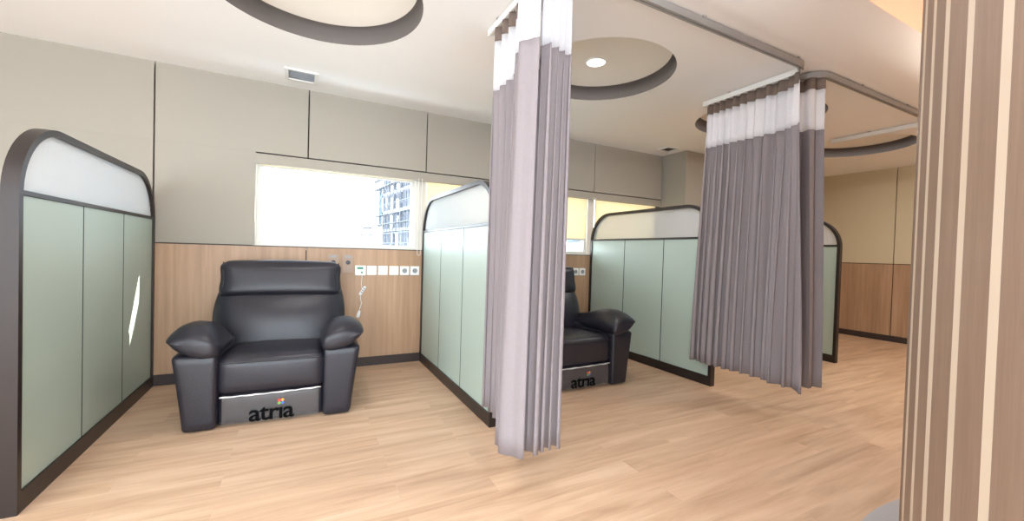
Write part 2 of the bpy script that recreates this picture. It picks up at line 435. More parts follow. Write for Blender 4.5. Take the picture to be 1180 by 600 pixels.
# roller blinds
def chain_bm(x, y, ztop, zbot):
    bm = bmesh.new(); w = .018
    pts = [(x-w, y, ztop)]
    pts += [(x-w+w*(1-math.cos(a)), y, zbot-w*math.sin(a)) for a in [PI*k/8 for k in range(9)]]
    pts += [(x+w, y, ztop)]
    tube(bm, pts, .0032, 6)
    return bm
def blind(x0, x1, zbot, label, chain=None, cloth=True, group=None):
    t = thing('roller_blind', label, 'roller blind', ((x0+x1)/2, .075, ZL+.04), group=group)
    ox, oy, oz = (x0+x1)/2, .075, ZL+.04
    bm = bmesh.new(); cyl(bm, (x0-ox, 0, 0), .021, x1-x0, 'x', 20); obj('roller_tube', bm, M['alu'], t, True, 40)
    bm = boxes([((x0-ox, .012, zbot-oz), (x1-ox, .0135, 0))]); obj('blind_cloth', bm, M['blind'], t)
    bm = boxes([((x0-ox, .006, zbot-oz-.02), (x1-ox, .02, zbot-oz))], .003); obj('bottom_bar', bm, M['upvc'], t)
    if chain:
        obj('bead_chain', chain_bm(chain-ox, -.088, -.02, 1.165-oz), M['upvc'], t)
    return t
blind(1.235, 2.66, ZL-.0, 'rolled-up roller blind with bead chain over the clear window behind the left recliner', 2.725)
blind(2.83, 3.885, 1.42, 'half-lowered cream roller blind just right of the white mullion beside the over-lit partition', None)
blind(3.955, 5.03, 1.42, 'half-lowered cream roller blind above the right recliner with buildings showing below it', 5.085)
blind(5.17, 6.31, 1.30, 'cream roller blind above and behind the green partition nearest the wide curtain', None)

# ------------------------------------------------------------------ partitions
def arch(y0, y1, z0, z1, r, n=14):
    """closed outline (y,z) rounded at its two top corners; y0<y1"""
    p = [(y0, z0), (y1, z0)]
    p += [(y1-r+r*math.cos(a), z1-r+r*math.sin(a)) for a in [PI/2*k/n for k in range(n+1)]]
    p += [(y0+r-r*math.sin(a), z1-r+r*math.cos(a)) for a in [PI/2*k/n for k in range(n+1)]]
    return p
PT, PH, PL = .057, 1.742, 1.862
ZRAIL = 1.393
def make_partition(label):
    t = thing('bay_partition', label, 'partition')
    y0, y1 = -PL, -.0015
    fw_ = .032
    bm = bmesh.new()
    ring_prism(bm, arch(y0, y1, 0, PH, .352), arch(y0+fw_, y1-fw_, .09, PH-fw_, .352-fw_), 0, -PT/2, PT/2)
    bmesh.ops.bevel(bm, geom=[e for e in bm.edges if len(e.link_faces) == 2 and abs(e.calc_face_angle(0)) > 1.2 and abs(abs(e.verts[0].co.x)-PT/2) < 1e-5 and abs(e.verts[0].co.x-e.verts[1].co.x) < 1e-6], offset=.0025, segments=1, affect='EDGES')
    f = obj('frame', bm, M['frame'], t, True, 30)
    obj('mid_rail', boxes([((-PT/2+.004, y0+fw_, ZRAIL), (PT/2-.004, y1-fw_, ZRAIL+.022))], .002), M['frame'], t)
    ys = [y0+fw_, -1.236, -.642, y1-fw_]
    for a, b in zip(ys, ys[1:]):
        g0 = .0045
        obj('panel', boxes([((-.017, a+g0 if a != ys[0] else a, .09), (.017, b-g0 if b != ys[-1] else b, ZRAIL))], .0012), M['sage'], t)
    obj('seam_strip', boxes([((-.0173, y-.0045, .09), (.0173, y+.0045, ZRAIL)) for y in ys[1:3]]), M['seam'], t)  # flush dark strips filling the panel joints
    # fluted pane: vertical ribs, outline follows the arch
    bm = bmesh.new()
    a0, a1 = y0+fw_-.002, y1-fw_+.002
    zt = PH-fw_+.002; rr = .352-fw_
    def ztop(y):
        if y < a0+rr: d = a0+rr-y
        elif y > a1-rr: d = y-(a1-rr)
        else: return zt
        return zt-rr+math.sqrt(max(0, rr*rr-d*d))
    pitch = .0125; nseg = 4
    nn = int((a1-a0)/pitch)*nseg
    rows = []
    for k in range(nn+1):
        y = lerp(a0, a1, k/nn); th = .002+.0060*abs(math.sin(PI*k/nseg))
        z1 = max(ZRAIL+.021, ztop(y)); z0 = ZRAIL+.02
        rows.append([bm.verts.new((th, y, z0)), bm.verts.new((th, y, z1)), bm.verts.new((-th, y, z1)), bm.verts.new((-th, y, z0))])
    for p, q in zip(rows, rows[1:]):
        for k in range(4): bm.faces.new((p[k], p[(k+1) % 4], q[(k+1) % 4], q[k]))
    bm.faces.new(rows[0][::-1]); bm.faces.new(rows[-1])
    obj('fluted_pane', bm, M['fluted'], t, True, 50)
    return t
def dup(root, loc, label=None, rz=None):
    r = root.copy(); COL.objects.link(r); r.location = loc
    if rz is not None: r.rotation_euler = (0, 0, rz)
    if label: r['label'] = label
    for ch in list(root.children):
        c = ch.copy(); COL.objects.link(c); c.parent = r
        for g in ch.children:
            d = g.copy(); COL.objects.link(d); d.parent = c
    return r
part = make_partition('sage green partition at far left with a thin streak of sunlight on it')
part['group'] = 'partitions between the treatment bays'
part.location = (.512-PT/2, -.012, 0)
dup(part, (2.757+PT/2, -.012, 0), 'pale green partition right of the left recliner, front post behind the narrow gathered curtain')
dup(part, (5.037+PT/2, -.012, 0), 'sage green partition right of the right recliner, partly behind the wide curtain')
dup(part, (7.28+PT/2, -.012, 0), 'darker partition end with rounded top just right of the wide curtain')
# the last one meets the pilaster: trim its rear (it is hidden behind the pilaster in the photograph)

# ------------------------------------------------------------------ recliners
def rc_pts(bm, M4): bmesh.ops.transform(bm, matrix=M4, verts=bm.verts[:])
def T(x, y, z): return Matrix.Translation((x, y, z))
def make_recliner(label):
    t = thing('recliner', label, 'recliner', group='leather recliners in the bays')
    lea = M['leather']
    # --- sides: body under each arm, wider at the top, rounded front foot corner
    for s in (-1, 1):
        def f(p, s=s):
            u = min(1, max(0, (p.z+.235)/.47))
            x, y, z = p.x, p.y, p.z
            x += s*(.058*u**1.2)*(x*s > 0)                  # outward flare
            if y < 0: y += .022*smoothstep(0, -.42, y)   # front leans forward at the top
            return (x, y, z)
        bm = rbox(.19, .915, .495, .030, 10, f, .006)
        rc_pts(bm, T(s*.405, -.085, .250))
        obj('side_panel', bm, lea, t, True)
        # --- arm pad: a long pillow on top of the side, rounded over inwards, pointed along its outer seam
        sec = [(.574, .618), (.545, .655), (.495, .676), (.430, .680), (.365, .660), (.316, .602), (.290, .535), (.312, .480), (.39, .478), (.47, .500), (.54, .552)]
        sec = [Vector((x, z, 0)) for x, z in sec]
        m_ = len(sec); loop_ = []
        for i in range(m_):
            p0, p1, p2, p3 = sec[i-1], sec[i], sec[(i+1) % m_], sec[(i+2) % m_]
            for k in range(5):
                u = k/5
                loop_.append(.5*((2*p1)+(p2-p0)*u+(2*p0-5*p1+4*p2-p3)*u*u+(3*p1-p0-3*p2+p3)*u**3))
        cx_, cz_ = .452, .580
        ys_ = [-.550, -.549, -.543, -.530, -.505, -.46, -.38, -.30, -.2, -.1, 0., .08, .16, .24]
        ks_ = [.30, .60, .79, .90, .965, 1., 1., 1.01, 1.01, 1., .98, .95, .90, .80]
        bm = bmesh.new(); prev = None; rings = []
        for y, k in zip(ys_, ks_):
            fr_ = smoothstep(-.36, -.55, y)
            cur = []
            for p in loop_:
                ou = smoothstep(.45, .58, p.x)                       # the outer seam corner stays pointed
                kk = lerp(k, min(1, k*1.04), ou*fr_)
                x = cx_+(p.x-cx_)*kk+.07*smoothstep(-.15, .2, y)*smoothstep(.42, .30, p.x); z = cz_+(p.y-cz_)*(k if fr_ else k)
                z -= .040*fr_*fr_*smoothstep(.55, .7, p.y)+.008*fr_+.085*smoothstep(-.42, .2, y)*smoothstep(.45, .67, p.y)
                z += .012*math.sin((y+.5)*7)*smoothstep(.62, .7, p.y)+.004*noise.noise(Vector((x*14, y*9, s*5.)))
                yy = y+.03*(1-smoothstep(.33, .57, p.x))*fr_*-.3
                cur.append(bm.verts.new((s*x, yy, z)))
            rings.append(cur)
        for p, q in zip(rings, rings[1:]):
            n_ = len(p)
            for k in range(n_): bm.faces.new((p[k], p[(k+1) % n_], q[(k+1) % n_], q[k]))
        bm.faces.new(rings[0]); bm.faces.new(rings[-1])
        pipe = [r_[0].co.copy() for r_ in rings[1:]]
        a = obj('arm_pad', bm, lea, t, True, 70)
        bm = bmesh.new(); tube(bm, pipe, .0045, 6); obj('piping', bm, M['piping'], a, True)
    # --- seat cushion with waterfall front
    def f(p):
        y, z = p.y, p.z
        u = (y+.36)/.72
        z += .03*smoothstep(.5, 0, u)*(1 if z > 0 else 0)*0
        z -= .035*smoothstep(.25, 1., u)*(1 if z > 0 else .2)          # falls to the rear
        return (p.x, y, z)
    bm = rbox(.655, .78, .255, .055, 12, f, .014); rc_pts(bm, T(0, -.105, .335))
    seat = obj('seat', bm, lea, t, True)
    bm = bmesh.new(); tube(bm, [(-.315+.63*k/16, -.4935-.0115*math.sin(PI*k/16)**.7, .424+.004*math.sin(PI*k/16)) for k in range(17)], .0045, 6)
    obj('seam', bm, M['piping'], seat, True)
    # --- footrest panel below the seat
    bm = rbox(.61, .10, .19, .022, 8, None, .006); rc_pts(bm, T(0, -.437, .115))
    foot = obj('footrest', bm, lea, t, True)
    # clear bag stretched over the footrest, its white folded edge, print
    bm = bmesh.new()
    nx, nz = 40, 14
    V = [[None]*(nz+1) for _ in range(nx+1)]
    for i in range(nx+1):
        for j in range(nz+1):
            x = lerp(-.286, .286, i/nx); z = lerp(.018, .205, j/nz)
            w = noise.noise(Vector((x*9, z*16, 3.)))*.004+noise.noise(Vector((x*30+z*25, z*40, 9.)))*.0022
            V[i][j] = bm.verts.new((x, -.503-abs(w), z))
    for i in range(nx):
        for j in range(nz): bm.faces.new((V[i][j], V[i+1][j], V[i+1][j+1], V[i][j+1]))
    bag = obj('plastic_bag', bm, M['film'], t, True)
    bm = bmesh.new(); tube(bm, [(-.30+.60*k/24, -.502-.004*math.sin(PI*k/24), .205+.008*(k/24)**2+.004*math.sin(k*1.7)*.4) for k in range(25)], [.0045+.0025*math.sin(k*.9+1)*.6 for k in range(25)], 6)
    obj('folded_edge', bm, M['fold'], bag, True)
    # lettering
    cu = bpy.data.curves.new('print', 'FONT'); cu.body = 'atr\u0131a'; cu.size = .148; cu.offset = .0022; cu.align_x = 'CENTER'; cu.extrude = .0004
    cu.space_character = .92; cu.resolution_u = 4
    to = bpy.data.objects.new('print', cu); COL.objects.link(to)
    dg = bpy.context.evaluated_depsgraph_get()
    me = bpy.data.meshes.new_from_object(to.evaluated_get(dg)); COL.objects.unlink(to); bpy.data.objects.remove(to); 
    me.name = 'lettering'; me.materials.clear(); me.materials.append(M['ink'])
    xs_ = [v.co.x for v in me.vertices]; w_ = max(xs_)-min(xs_); mid = (max(xs_)+min(xs_))/2
    for v in me.vertices:
        v.co = Vector(((v.co.x-mid)*.268/w_, -.511-v.co.z, .030+v.co.y*1.05))
    lt = link('lettering', me, bag)
    bm = bmesh.new()
    for k, (dx, dz) in enumerate(((-.010, .010), (.010, .011), (-.010, -.009), (.010, -.008))):
        n0 = len(bm.faces)
        poly = [(.052+dx+.0105*math.cos(a)*(.9 if k % 2 else 1), .142+dz+.0095*math.sin(a)) for a in [2*PI*q/10 for q in range(10)]]
        prism(bm, poly, 1, -.5125, -.5115)
        bm.faces.ensure_lookup_table()
        for f_ in bm.faces[n0:]: f_.material_index = k
    obj('leaf_mark', bm, [M['red'], M['orange'], M['green'], M['blue']], bag)
    # --- backrest
    def f(p):
        x, y, z = p
        u = (z+.29)/.58                                   # 0..1
        x *= lerp(.74, 1.0, smoothstep(.0, .42, u)) * lerp(1, .97, smoothstep(.6, 1, u))
        y += .20*u+.035*smoothstep(.72, 1., u)            # leans back
        y -= .035*math.exp(-((u-.55)/.25)**2)*(1 if y-.20*u < 0 else 0)*max(0, 1-(x/.45)**2)
        return (x, y, z)
    bm = rbox(.92, .20, .58, .075, 12, f, .03); rc_pts(bm, T(0, .17, .60))
    back = obj('backrest', bm, lea, t, True)
    # --- headrest pillow
    def f(p):
        x, y, z = p
        u = (z+.14)/.28
        y += .045*u-.015*math.exp(-((u-.2)/.3)**2)
        wav = 1-.018*math.sin(PI*u)*1 + .012*math.sin(u*PI*3)
        z += .010*abs(x/.43)**3*(1 if z > 0 else 0)
        return (x*wav, y, z)
    bm = rbox(.87, .17, .27, .045, 12, f, .028); rc_pts(bm, T(0, .315, .922))
    hd = obj('headrest', bm, lea, t, True)
    for s in (-1, 1):
        pts = []
        for k in range(17):
            u = k/16; z = -.135+.27*u
            q = f(Vector((s*.425, -.045-.035*math.sin(PI*u), z*.97)))
            pts.append((q[0]+s*.004, q[1]+.315, q[2]+.922))
        bm = bmesh.new(); tube(bm, pts, .005, 6); obj('piping', bm, M['piping'], hd, True)
    # --- rear shell and floor glides
    def f(p):
        u = (p.z+.4)/.8
        return (p.x*lerp(.9, 1, u), p.y+.17*u, p.z)
    bm = rbox(.86, .09, .80, .035, 8, f, .0); rc_pts(bm, T(0, .29, .47)); obj('back_shell', bm, lea, t, True)
    obj('plinth', boxes([((-.40, -.44, .004), (.40, .30, .05))], .004), M['black'], t)
    for sx in (-1, 1):
        for sy in (-.38, .30):
            bm = bmesh.new(); cyl(bm, (sx*.41, sy, 0), .028, .05, 'z', 16); obj('glide', bm, M['black'], t, True, 40)
    return t
ch = make_recliner('black leather recliner left of the pale partition, under the clear window')
ch.location = (1.453, -.705, 0); ch.rotation_euler = (0, 0, R(-2.2))
dup(ch, (3.85, -.98, 0), 'black leather recliner half hidden behind the narrow gathered curtain', 0.)

# ------------------------------------------------------------------ curtain tracks
def arc_path(pts, r, n=8):
    """round the inner corners of a polyline in xy"""
    out = [Vector((*pts[0], 0))]
    for i in range(1, len(pts)-1):
        p = Vector((*pts[i], 0)); a = (Vector((*pts[i-1], 0))-p).normalized(); b = (Vector((*pts[i+1], 0))-p).normalized()
        s, e = p+a*r, p+b*r; c = p+a*r+b*r
        for k in range(n+1):
            th = PI/2*k/n
            out.append(c + (s-c)*math.cos(th)+(e-c)*math.sin(th))
    out.append(Vector((*pts[-1], 0)))
    return out
ZT0, ZT1 = 2.648, 2.692
def make_track(pts, label, clips, first='alu'):
    path = arc_path(pts, .15)
    t = thing('curtain_track', label, 'curtain track', (0, 0, 0), group='curtain tracks on the ceiling')
    prof = [(-.019, ZT0), (-.005, ZT0), (-.005, ZT0+.010), (.005, ZT0+.010), (.005, ZT0), (.019, ZT0), (.019, ZT1), (-.019, ZT1)]
    n = len(path)
    fr_ = []
    for i, p in enumerate(path):
        tn = (path[min(i+1, n-1)]-path[max(i-1, 0)]).normalized(); nr = Vector((-tn.y, tn.x, 0))
        fr_.append([(p.x+nr.x*u, p.y+nr.y*u, z) for u, z in prof])
    # one rail in two tones: lit partition runs painted white, shaded aisle run grey
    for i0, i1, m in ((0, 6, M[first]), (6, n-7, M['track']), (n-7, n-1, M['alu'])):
        bm = bmesh.new(); prev = None
        for q in fr_[i0:i1+1]:
            cur = [bm.verts.new(c) for c in q]
            if prev:
                for k in range(8): bm.faces.new((prev[k], prev[(k+1) % 8], cur[(k+1) % 8], cur[k]))
            else: bm.faces.new(cur[::-1])
            prev = cur
        bm.faces.new(prev)
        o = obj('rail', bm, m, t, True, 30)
        if m is M['alu']: o['label'] = 'rail run over the partition, its lit tone painted white'
        else: o['label'] = 'rail run along the aisle, its shade painted grey'
    for x, y, ax in clips:
        if ax == 'x': b = [((x-.012, y-.024, ZT1-.002), (x+.012, y+.024, H))]
        else: b = [((x-.024, y-.012, ZT1-.002), (x+.024, y+.012, H))]
        obj('bracket', boxes(b, .001), M['track'], t)
    for (x, y) in (pts[0], pts[-1]):
        obj('end_cap', boxes([((x-.021, y-.004, ZT0-.002), (x+.021, y+.006, ZT1+.001))], .001), M['alu'], t)
    return t
YT = -2.645
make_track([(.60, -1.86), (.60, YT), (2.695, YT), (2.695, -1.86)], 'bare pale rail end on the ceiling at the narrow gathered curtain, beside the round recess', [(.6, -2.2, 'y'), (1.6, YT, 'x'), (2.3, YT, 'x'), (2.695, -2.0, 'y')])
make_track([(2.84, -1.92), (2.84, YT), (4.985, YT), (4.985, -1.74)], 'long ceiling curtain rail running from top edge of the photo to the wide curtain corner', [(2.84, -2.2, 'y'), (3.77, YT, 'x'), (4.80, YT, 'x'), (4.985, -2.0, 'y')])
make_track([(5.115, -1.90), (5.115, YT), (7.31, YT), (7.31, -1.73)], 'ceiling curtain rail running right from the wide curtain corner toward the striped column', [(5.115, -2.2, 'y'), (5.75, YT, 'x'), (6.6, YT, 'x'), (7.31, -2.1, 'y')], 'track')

# ------------------------------------------------------------------ curtains
def resample(pts, n):
    pts = [Vector(p) for p in pts]
    # catmull-rom densify
    d = []
    for i in range(len(pts)-1):
        p0 = pts[max(i-1, 0)]; p1 = pts[i]; p2 = pts[i+1]; p3 = pts[min(i+2, len(pts)-1)]
        for k in range(12):
            t_ = k/12
            d.append(.5*((2*p1)+(p2-p0)*t_+(2*p0-5*p1+4*p2-p3)*t_*t_+(3*p1-p0-3*p2+p3)*t_**3))
    d.append(pts[-1])
    L_ = [0]
    for a, b in zip(d, d[1:]): L_.append(L_[-1]+(b-a).length)
    out = []; j = 0
    for i in range(n+1):
        s = L_[-1]*i/n
        while j < len(L_)-2 and L_[j+1] < s: j += 1
        u = (s-L_[j])/max(1e-9, L_[j+1]-L_[j]); out.append(d[j].lerp(d[j+1], u))
    return out
def curtain(label, top, bot, zbot, npl, amp_t, amp_b, seed, flat=None, wide=(1, 1), group='privacy curtains'):
    """top/bot: xy polylines; zbot(s): hem height; npl pleats; flat: (s0,s1) smooth stretch"""
    rnd = random.Random(seed)
    t = thing('privacy_curtain', label, 'curtain', (top[0][0], top[0][1], zbot(0)), group=group)
    ox = t.location.copy()
    n = npl*20
    # irregular pleat phase and size
    w = [rnd.uniform(.72, 1.35) for _ in range(npl)]
    w = [x*lerp(wide[0], wide[1], k/max(1, npl-1)) for k, x in enumerate(w)]
    size = [rnd.uniform(.7, 1.2) for _ in range(npl+1)]
    A = resample([(*p, 0) for p in top], n); B = resample([(*p, 0) for p in bot], n)
    cum = [0]
    for x in w: cum.append(cum[-1]+x)
    tot = cum[-1]
    def phase(s):
        x = s*tot
        for k in range(npl):
            if x <= cum[k+1] or k == npl-1:
                u = (x-cum[k])/w[k]; return k, min(1, max(0, u))
    def pt(i, z):
        s = i/n
        zb = zbot(s); h = (2.645-z)/(2.645-zb)             # 0 top .. 1 hem
        e = smoothstep(0, 1, h)
        P = A[i].lerp(B[i], e*.6+h*.4)
        def tang(Q): return (Q[min(i+2, n)]-Q[max(i-2, 0)])
        tn = tang(A).lerp(tang(B), e).normalized(); nr = Vector((-tn.y, tn.x, 0))
        k, u = phase(s)
        am = lerp(amp_t, amp_b, h**.6)*lerp(size[k], size[k+1], u)
        if flat:
            m = smoothstep(flat[0]-.03, flat[0]+.02, s)*(1-smoothstep(flat[1]-.02, flat[1]+.03, s))
            am *= 1-.88*m
        c = math.sin(2*PI*u+.16*math.sin(z*1.1+k*1.9))
        c = math.copysign(abs(c)**.75, c)
        off = am*c
        slip = am*.42*math.sin(4*PI*u+.3)*min(1, h*3+.2)
        return P+nr*off+tn*slip
    def band(zs, m, name, par, extra=0., hem=None):
        bm = bmesh.new(); rows = []
        for q in zs:
            row = []
            for i in range(n+1):
                s = i/n
                z = q if q > 1.5 else lerp(zbot(s), 2.0, q)
                p = pt(i, z)
                row.append(bm.verts.new((p.x-ox.x, p.y-ox.y, z-ox.z)))
            rows.append(row)
        for a, b in zip(rows, rows[1:]):
            for i in range(n): bm.faces.new((a[i], a[i+1], b[i+1], b[i]))
        o = obj(name, bm, m, par, True)
        md = o.modifiers.new('thickness', 'SOLIDIFY'); md.thickness = .0025 if name != 'mesh_panel' else .0008; md.offset = 0
        return o
    band([2.645, 2.60, 2.556], M['header'], 'heading', t)
    band([2.556, 2.50, 2.44, 2.36, 2.30, 2.241], M['mesh'], 'mesh_panel', t)
    band([2.241, 2.18, 2.08, 1., .9, .8, .7, .6, .5, .4, .3, .2, .13, .06, 0.], M['curtain'], 'cloth', t)
    return t
# left bay's curtain: gathered along the rail over the second partition, leading edge swung round the corner
curtain('narrow gathered mauve curtain with a broad smooth leading edge, in front of the pale partition',
        [(2.695, -1.92), (2.695, -2.1), (2.69, -2.30), (2.62, -2.45), (2.545, -2.575), (2.53, -2.625), (2.585, -2.70)],
        [(2.695, -1.90), (2.70, -2.05), (2.67, -2.25), (2.60, -2.40), (2.53, -2.50), (2.51, -2.545), (2.59, -2.645)],
        lambda s: lerp(.19, .175, s), 9, .022, .034, 3, flat=(.82, 1.0))
curtain('slim gathered mauve curtain bunched right behind the smooth leading edge of the narrow one',
        [(2.625, -2.655), (2.69, -2.655), (2.75, -2.63), (2.81, -2.60)],
        [(2.64, -2.585), (2.71, -2.58), (2.77, -2.575), (2.835, -2.57)],
        lambda s: .17, 4, .022, .042, 5)
# right side of the middle bay: the wide curtain
curtain('wide mauve curtain with white mesh top and a smooth folded-back leading edge',
        [(4.985, -1.77), (4.985, -2.0), (4.985, -2.25), (4.985, -2.47), (4.945, -2.58), (4.86, -2.645)],
        [(5.00, -1.70), (4.985, -1.95), (4.975, -2.2), (4.985, -2.40), (4.93, -2.52), (4.97, -2.69)],
        lambda s: .232-.035*smoothstep(.93, 1, s), 13, .020, .062, 11, flat=(.93, 1.0), wide=(.7, 1.5))
curtain('short length of darker mauve curtain hanging just right of the wide one',
        [(5.115, -2.30), (5.115, -2.5), (5.14, -2.60), (5.22, -2.645)],
        [(5.115, -2.28), (5.13, -2.48), (5.18, -2.60), (5.32, -2.655)],
        lambda s: .20, 4, .022, .040, 17)

# ------------------------------------------------------------------ striped column
AZ = [(114.3, 116.21), (119.91, 121.12), (124.4, 125.68), (129.85, 131.12), (135.52, 136.91)]
st = list(AZ)
a = 109.5
while a > -215: st.append((a-1.35, a)); a -= 5.4
a = 141.6
while a < 143: st.append((a, a+1.4)); a += 5.6
st.sort()
cc, cr_ = (4.14, -4.98), 1.35
def col_poly(sel):
    pass
bm = bmesh.new()
ang = []
for lo, hi in st: ang += [(lo, 0, 'a'), (hi, 0, 'b')]
angs = [st[0][0]]
marks = []
for i, (lo, hi) in enumerate(st):
    nx_ = st[(i+1) % len(st)][0] + (360 if i == len(st)-1 else 0)
    marks.append((lo, hi, 1)); 
    steps = max(1, int((nx_-hi)/2))
    for k in range(steps): marks.append((lerp(hi, nx_, k/steps), lerp(hi, nx_, (k+1)/steps), 0))
vb = {}
def cv(d, z):
    key = (round(d % 360, 4), z)
    if key not in vb: vb[key] = bm.verts.new((cc[0]+cr_*math.cos(R(d)), cc[1]+cr_*math.sin(R(d)), z))
    return vb[key]
for lo, hi, mi in marks:
    bm.faces.new((cv(lo, 0), cv(hi, 0), cv(hi, HB), cv(lo, HB))).material_index = mi
o = obj('column', bm, [M['colwood'], M['cream']])
me = o.data
struct(o)

# ------------------------------------------------------------------ ceiling fittings
def make_vent(x0, x1, y0, y1, label, m):
    t = thing('ceiling_vent', label, 'air vent', ((x0+x1)/2, (y0+y1)/2, H), group='ceiling vents')
    w, d = (x1-x0)/2, (y1-y0)/2
    b = .028
    bm = bmesh.new()
    ring_prism(bm, [(-w, -d), (w, -d), (w, d), (-w, d)], [(-w+b, -d+b), (w-b, -d+b), (w-b, d-b), (-w+b, d-b)], 2, -.014, -.0005)
    obj('frame', bm, M['alu'], t)
    bm = bmesh.new(); n = 7
    for k in range(n):
        y = lerp(-d+b, d-b, (k+.5)/n); h = (d-b)/n
        prism(bm, [(y-h*.8, -.010), (y-h*.55, -.010), (y+h*.8, -.002), (y+h*.55, -.002)], 0, -w+b, w-b)
    obj('slats', bm, m, t)
    obj('backing', boxes([((-w+b, -d+b, -.0018), (w-b, d-b, -.0006))]), m, t)
    return t
make_vent(1.441, 1.70, -.462, -.20, 'white square ceiling vent above the left recliner', M['vent_dark'])
make_vent(5.962, 6.17, -.443, -.235, 'small grey ceiling vent beside the pilaster corner', M['vent_grey'])
def make_downlight(x, y, z, label, grp):
    t = thing('downlight', label, 'ceiling light', (x, y, z), group=grp)
    bm = bmesh.new(); n = 40; prev = None
    for rr, zz in ((.088, -.0005), (.088, -.006), (.078, -.010), (.076, -.004)):
        cur = [bm.verts.new((rr*math.cos(2*PI*k/n), rr*math.sin(2*PI*k/n), zz)) for k in range(n)]
        if prev:
            for k in range(n): bm.faces.new((prev[k], prev[(k+1) % n], cur[(k+1) % n], cur[k]))
        prev = cur
    obj('trim_ring', bm, M['white'], t, True, 40)
    bm = bmesh.new(); cyl(bm, (0, 0, -.006), .076, .004, 'z', 40); obj('diffuser', bm, M['lamp'], t)
    return t
make_downlight(3.753, -1.64, H+.12, 'round white downlight in the ceiling recess right of the narrow curtain', None)

# ------------------------------------------------------------------ wall fittings
def rr_plate(w, h, d, m, name, par, loc=(0, 0, 0), bev=.003):
    return obj(name, boxes([((loc[0]-w/2, loc[1]-d, loc[2]-h/2), (loc[0]+w/2, loc[1], loc[2]+h/2))], bev), m, par)
ZS = .981
def blank_plate(x, label, grp):
    t = thing('wall_plate', label, 'wall plate', (x, 0, ZS), group=grp)
    rr_plate(.096, .096, .010, M['white'], 'plate', t)
    rr_plate(.070, .070, .004, M['white'], 'insert', t, (0, -.010, 0), .002)
    return t
def socket(x, label, grp):
    t = thing('power_socket', label, 'power socket', (x, 0, ZS), group=grp)
    rr_plate(.096, .096, .010, M['white'], 'plate', t)
    bm = bmesh.new(); n = 32; prev = None
    for rr, yy in ((.026, -.0102), (.026, -.014), (.0215, -.0145), (.0195, -.0108), (.0001, -.0104)):
        cur = [bm.verts.new((rr*math.cos(2*PI*k/n), yy, rr*math.sin(2*PI*k/n))) for k in range(n)]
        if prev:
            for k in range(n): bm.faces.new((prev[k], prev[(k+1) % n], cur[(k+1) % n], cur[k]))
        prev = cur
    obj('round_well', bm, M['grey'], t, True, 40)
    bm = bmesh.new()
    for sx in (-1, 1): cyl(bm, (sx*.009, -.0125, 0), .0032, .002, 'y', 12)
    obj('pin_holes', bm, M['black'], t)
    return t
g1 = 'plates in the row under the clear window'
xs6 = [2.133, 2.243, 2.354, 2.467, 2.578, 2.687]
blank_plate(xs6[1], 'blank white wall plate directly right of the nurse call unit', g1)
blank_plate(xs6[2], 'blank white wall plate in middle of three under the clear window', g1)
blank_plate(xs6[3], 'blank white wall plate directly left of the two round sockets', g1)
socket(xs6[4], 'white round power socket between a blank plate and another socket, under clear window', g1)
socket(xs6[5], 'white round power socket at the right end of the row, beside the pale partition', g1)
g2 = 'plates beside the right recliner'
socket(4.812, 'white socket plate peeking out beside the right recliner headrest', g2)
socket(4.922, 'white round power socket between right recliner and sage partition', g2)
# nurse call unit + cord with handset
t = thing('nurse_call_unit', 'white call unit with green light and hanging cord, left end of the wall plates', 'call unit', (xs6[0], 0, ZS), group=g1)
rr_plate(.104, .100, .016, M['white'], 'plate', t)
rr_plate(.058, .020, .003, M['green_led'], 'display', t, (-.004, -.016, .024), .001)
bm = bmesh.new(); cyl(bm, (.012, -.028, -.020), .010, .014, 'y', 16); obj('plug', bm, M['green_led'], t, True, 40)
bm = bmesh.new()
cord = [(.012, -.026, -.025), (.014, -.03, -.06), (.012, -.022, -.14), (.018, -.018, -.20), (.004, -.02, -.27), (.012, -.03, -.33), (.0, -.03, -.38), (-.008, -.03, -.41)]
tube(bm, [Vector(p) for p in resample(cord, 40)], .0035, 8); obj('cord', bm, M['white'], t, True)
bm = rbox(.030, .022, .105, .010, 5); rc_pts(bm, T(.022, -.022, -.205) @ Matrix.Rotation(R(32), 4, 'Y'))
hs = obj('handset', bm, M['white'], t, True)
bm = bmesh.new()
for dz in (-.018, .004, .026): box(bm, (-.008, -.0125, dz-.006), (.008, -.0105, dz+.006), 0, .0008)
rc_pts(bm, T(.022, -.022, -.205) @ Matrix.Rotation(R(32), 4, 'Y')); obj('buttons', bm, M['grey'], hs)
bm = rbox(.036, .026, .075, .0125, 6, lambda p: (p.x*(1-.35*smoothstep(0, .037, p.z)), p.y, p.z)); rc_pts(bm, T(-.012, -.03, -.44) @ Matrix.Rotation(R(12), 4, 'Y'))
obj('pear_switch', bm, M['white'], t, True)
# two medical gas outlets
def gas(x, label):
    t = thing('gas_outlet', label, 'gas outlet', (x, 0, 1.046), group='gas outlets behind the left recliner')
    rr_plate(.105, .186, .006, M['grey_plate'], 'plate', t)
    bm = bmesh.new(); cyl(bm, (0, -.022, .014), .021, .016, 'y', 24); cyl(bm, (0, -.030, .014), .012, .008, 'y', 20); obj('valve', bm, M['dark_knob'], t, True, 40)
    rr_plate(.052, .018, .0012, M['grey'], 'nameplate', t, (0, -.006, .070), .0004)
    rr_plate(.006, .05, .0012, M['grey'], 'stripe', t, (0, -.006, -.045), .0004)
    return t
gas(1.878, 'wall gas outlet plate just above the left recliner headrest corner')
gas(2.014, 'wall gas outlet plate with dark knob directly left of the call unit')

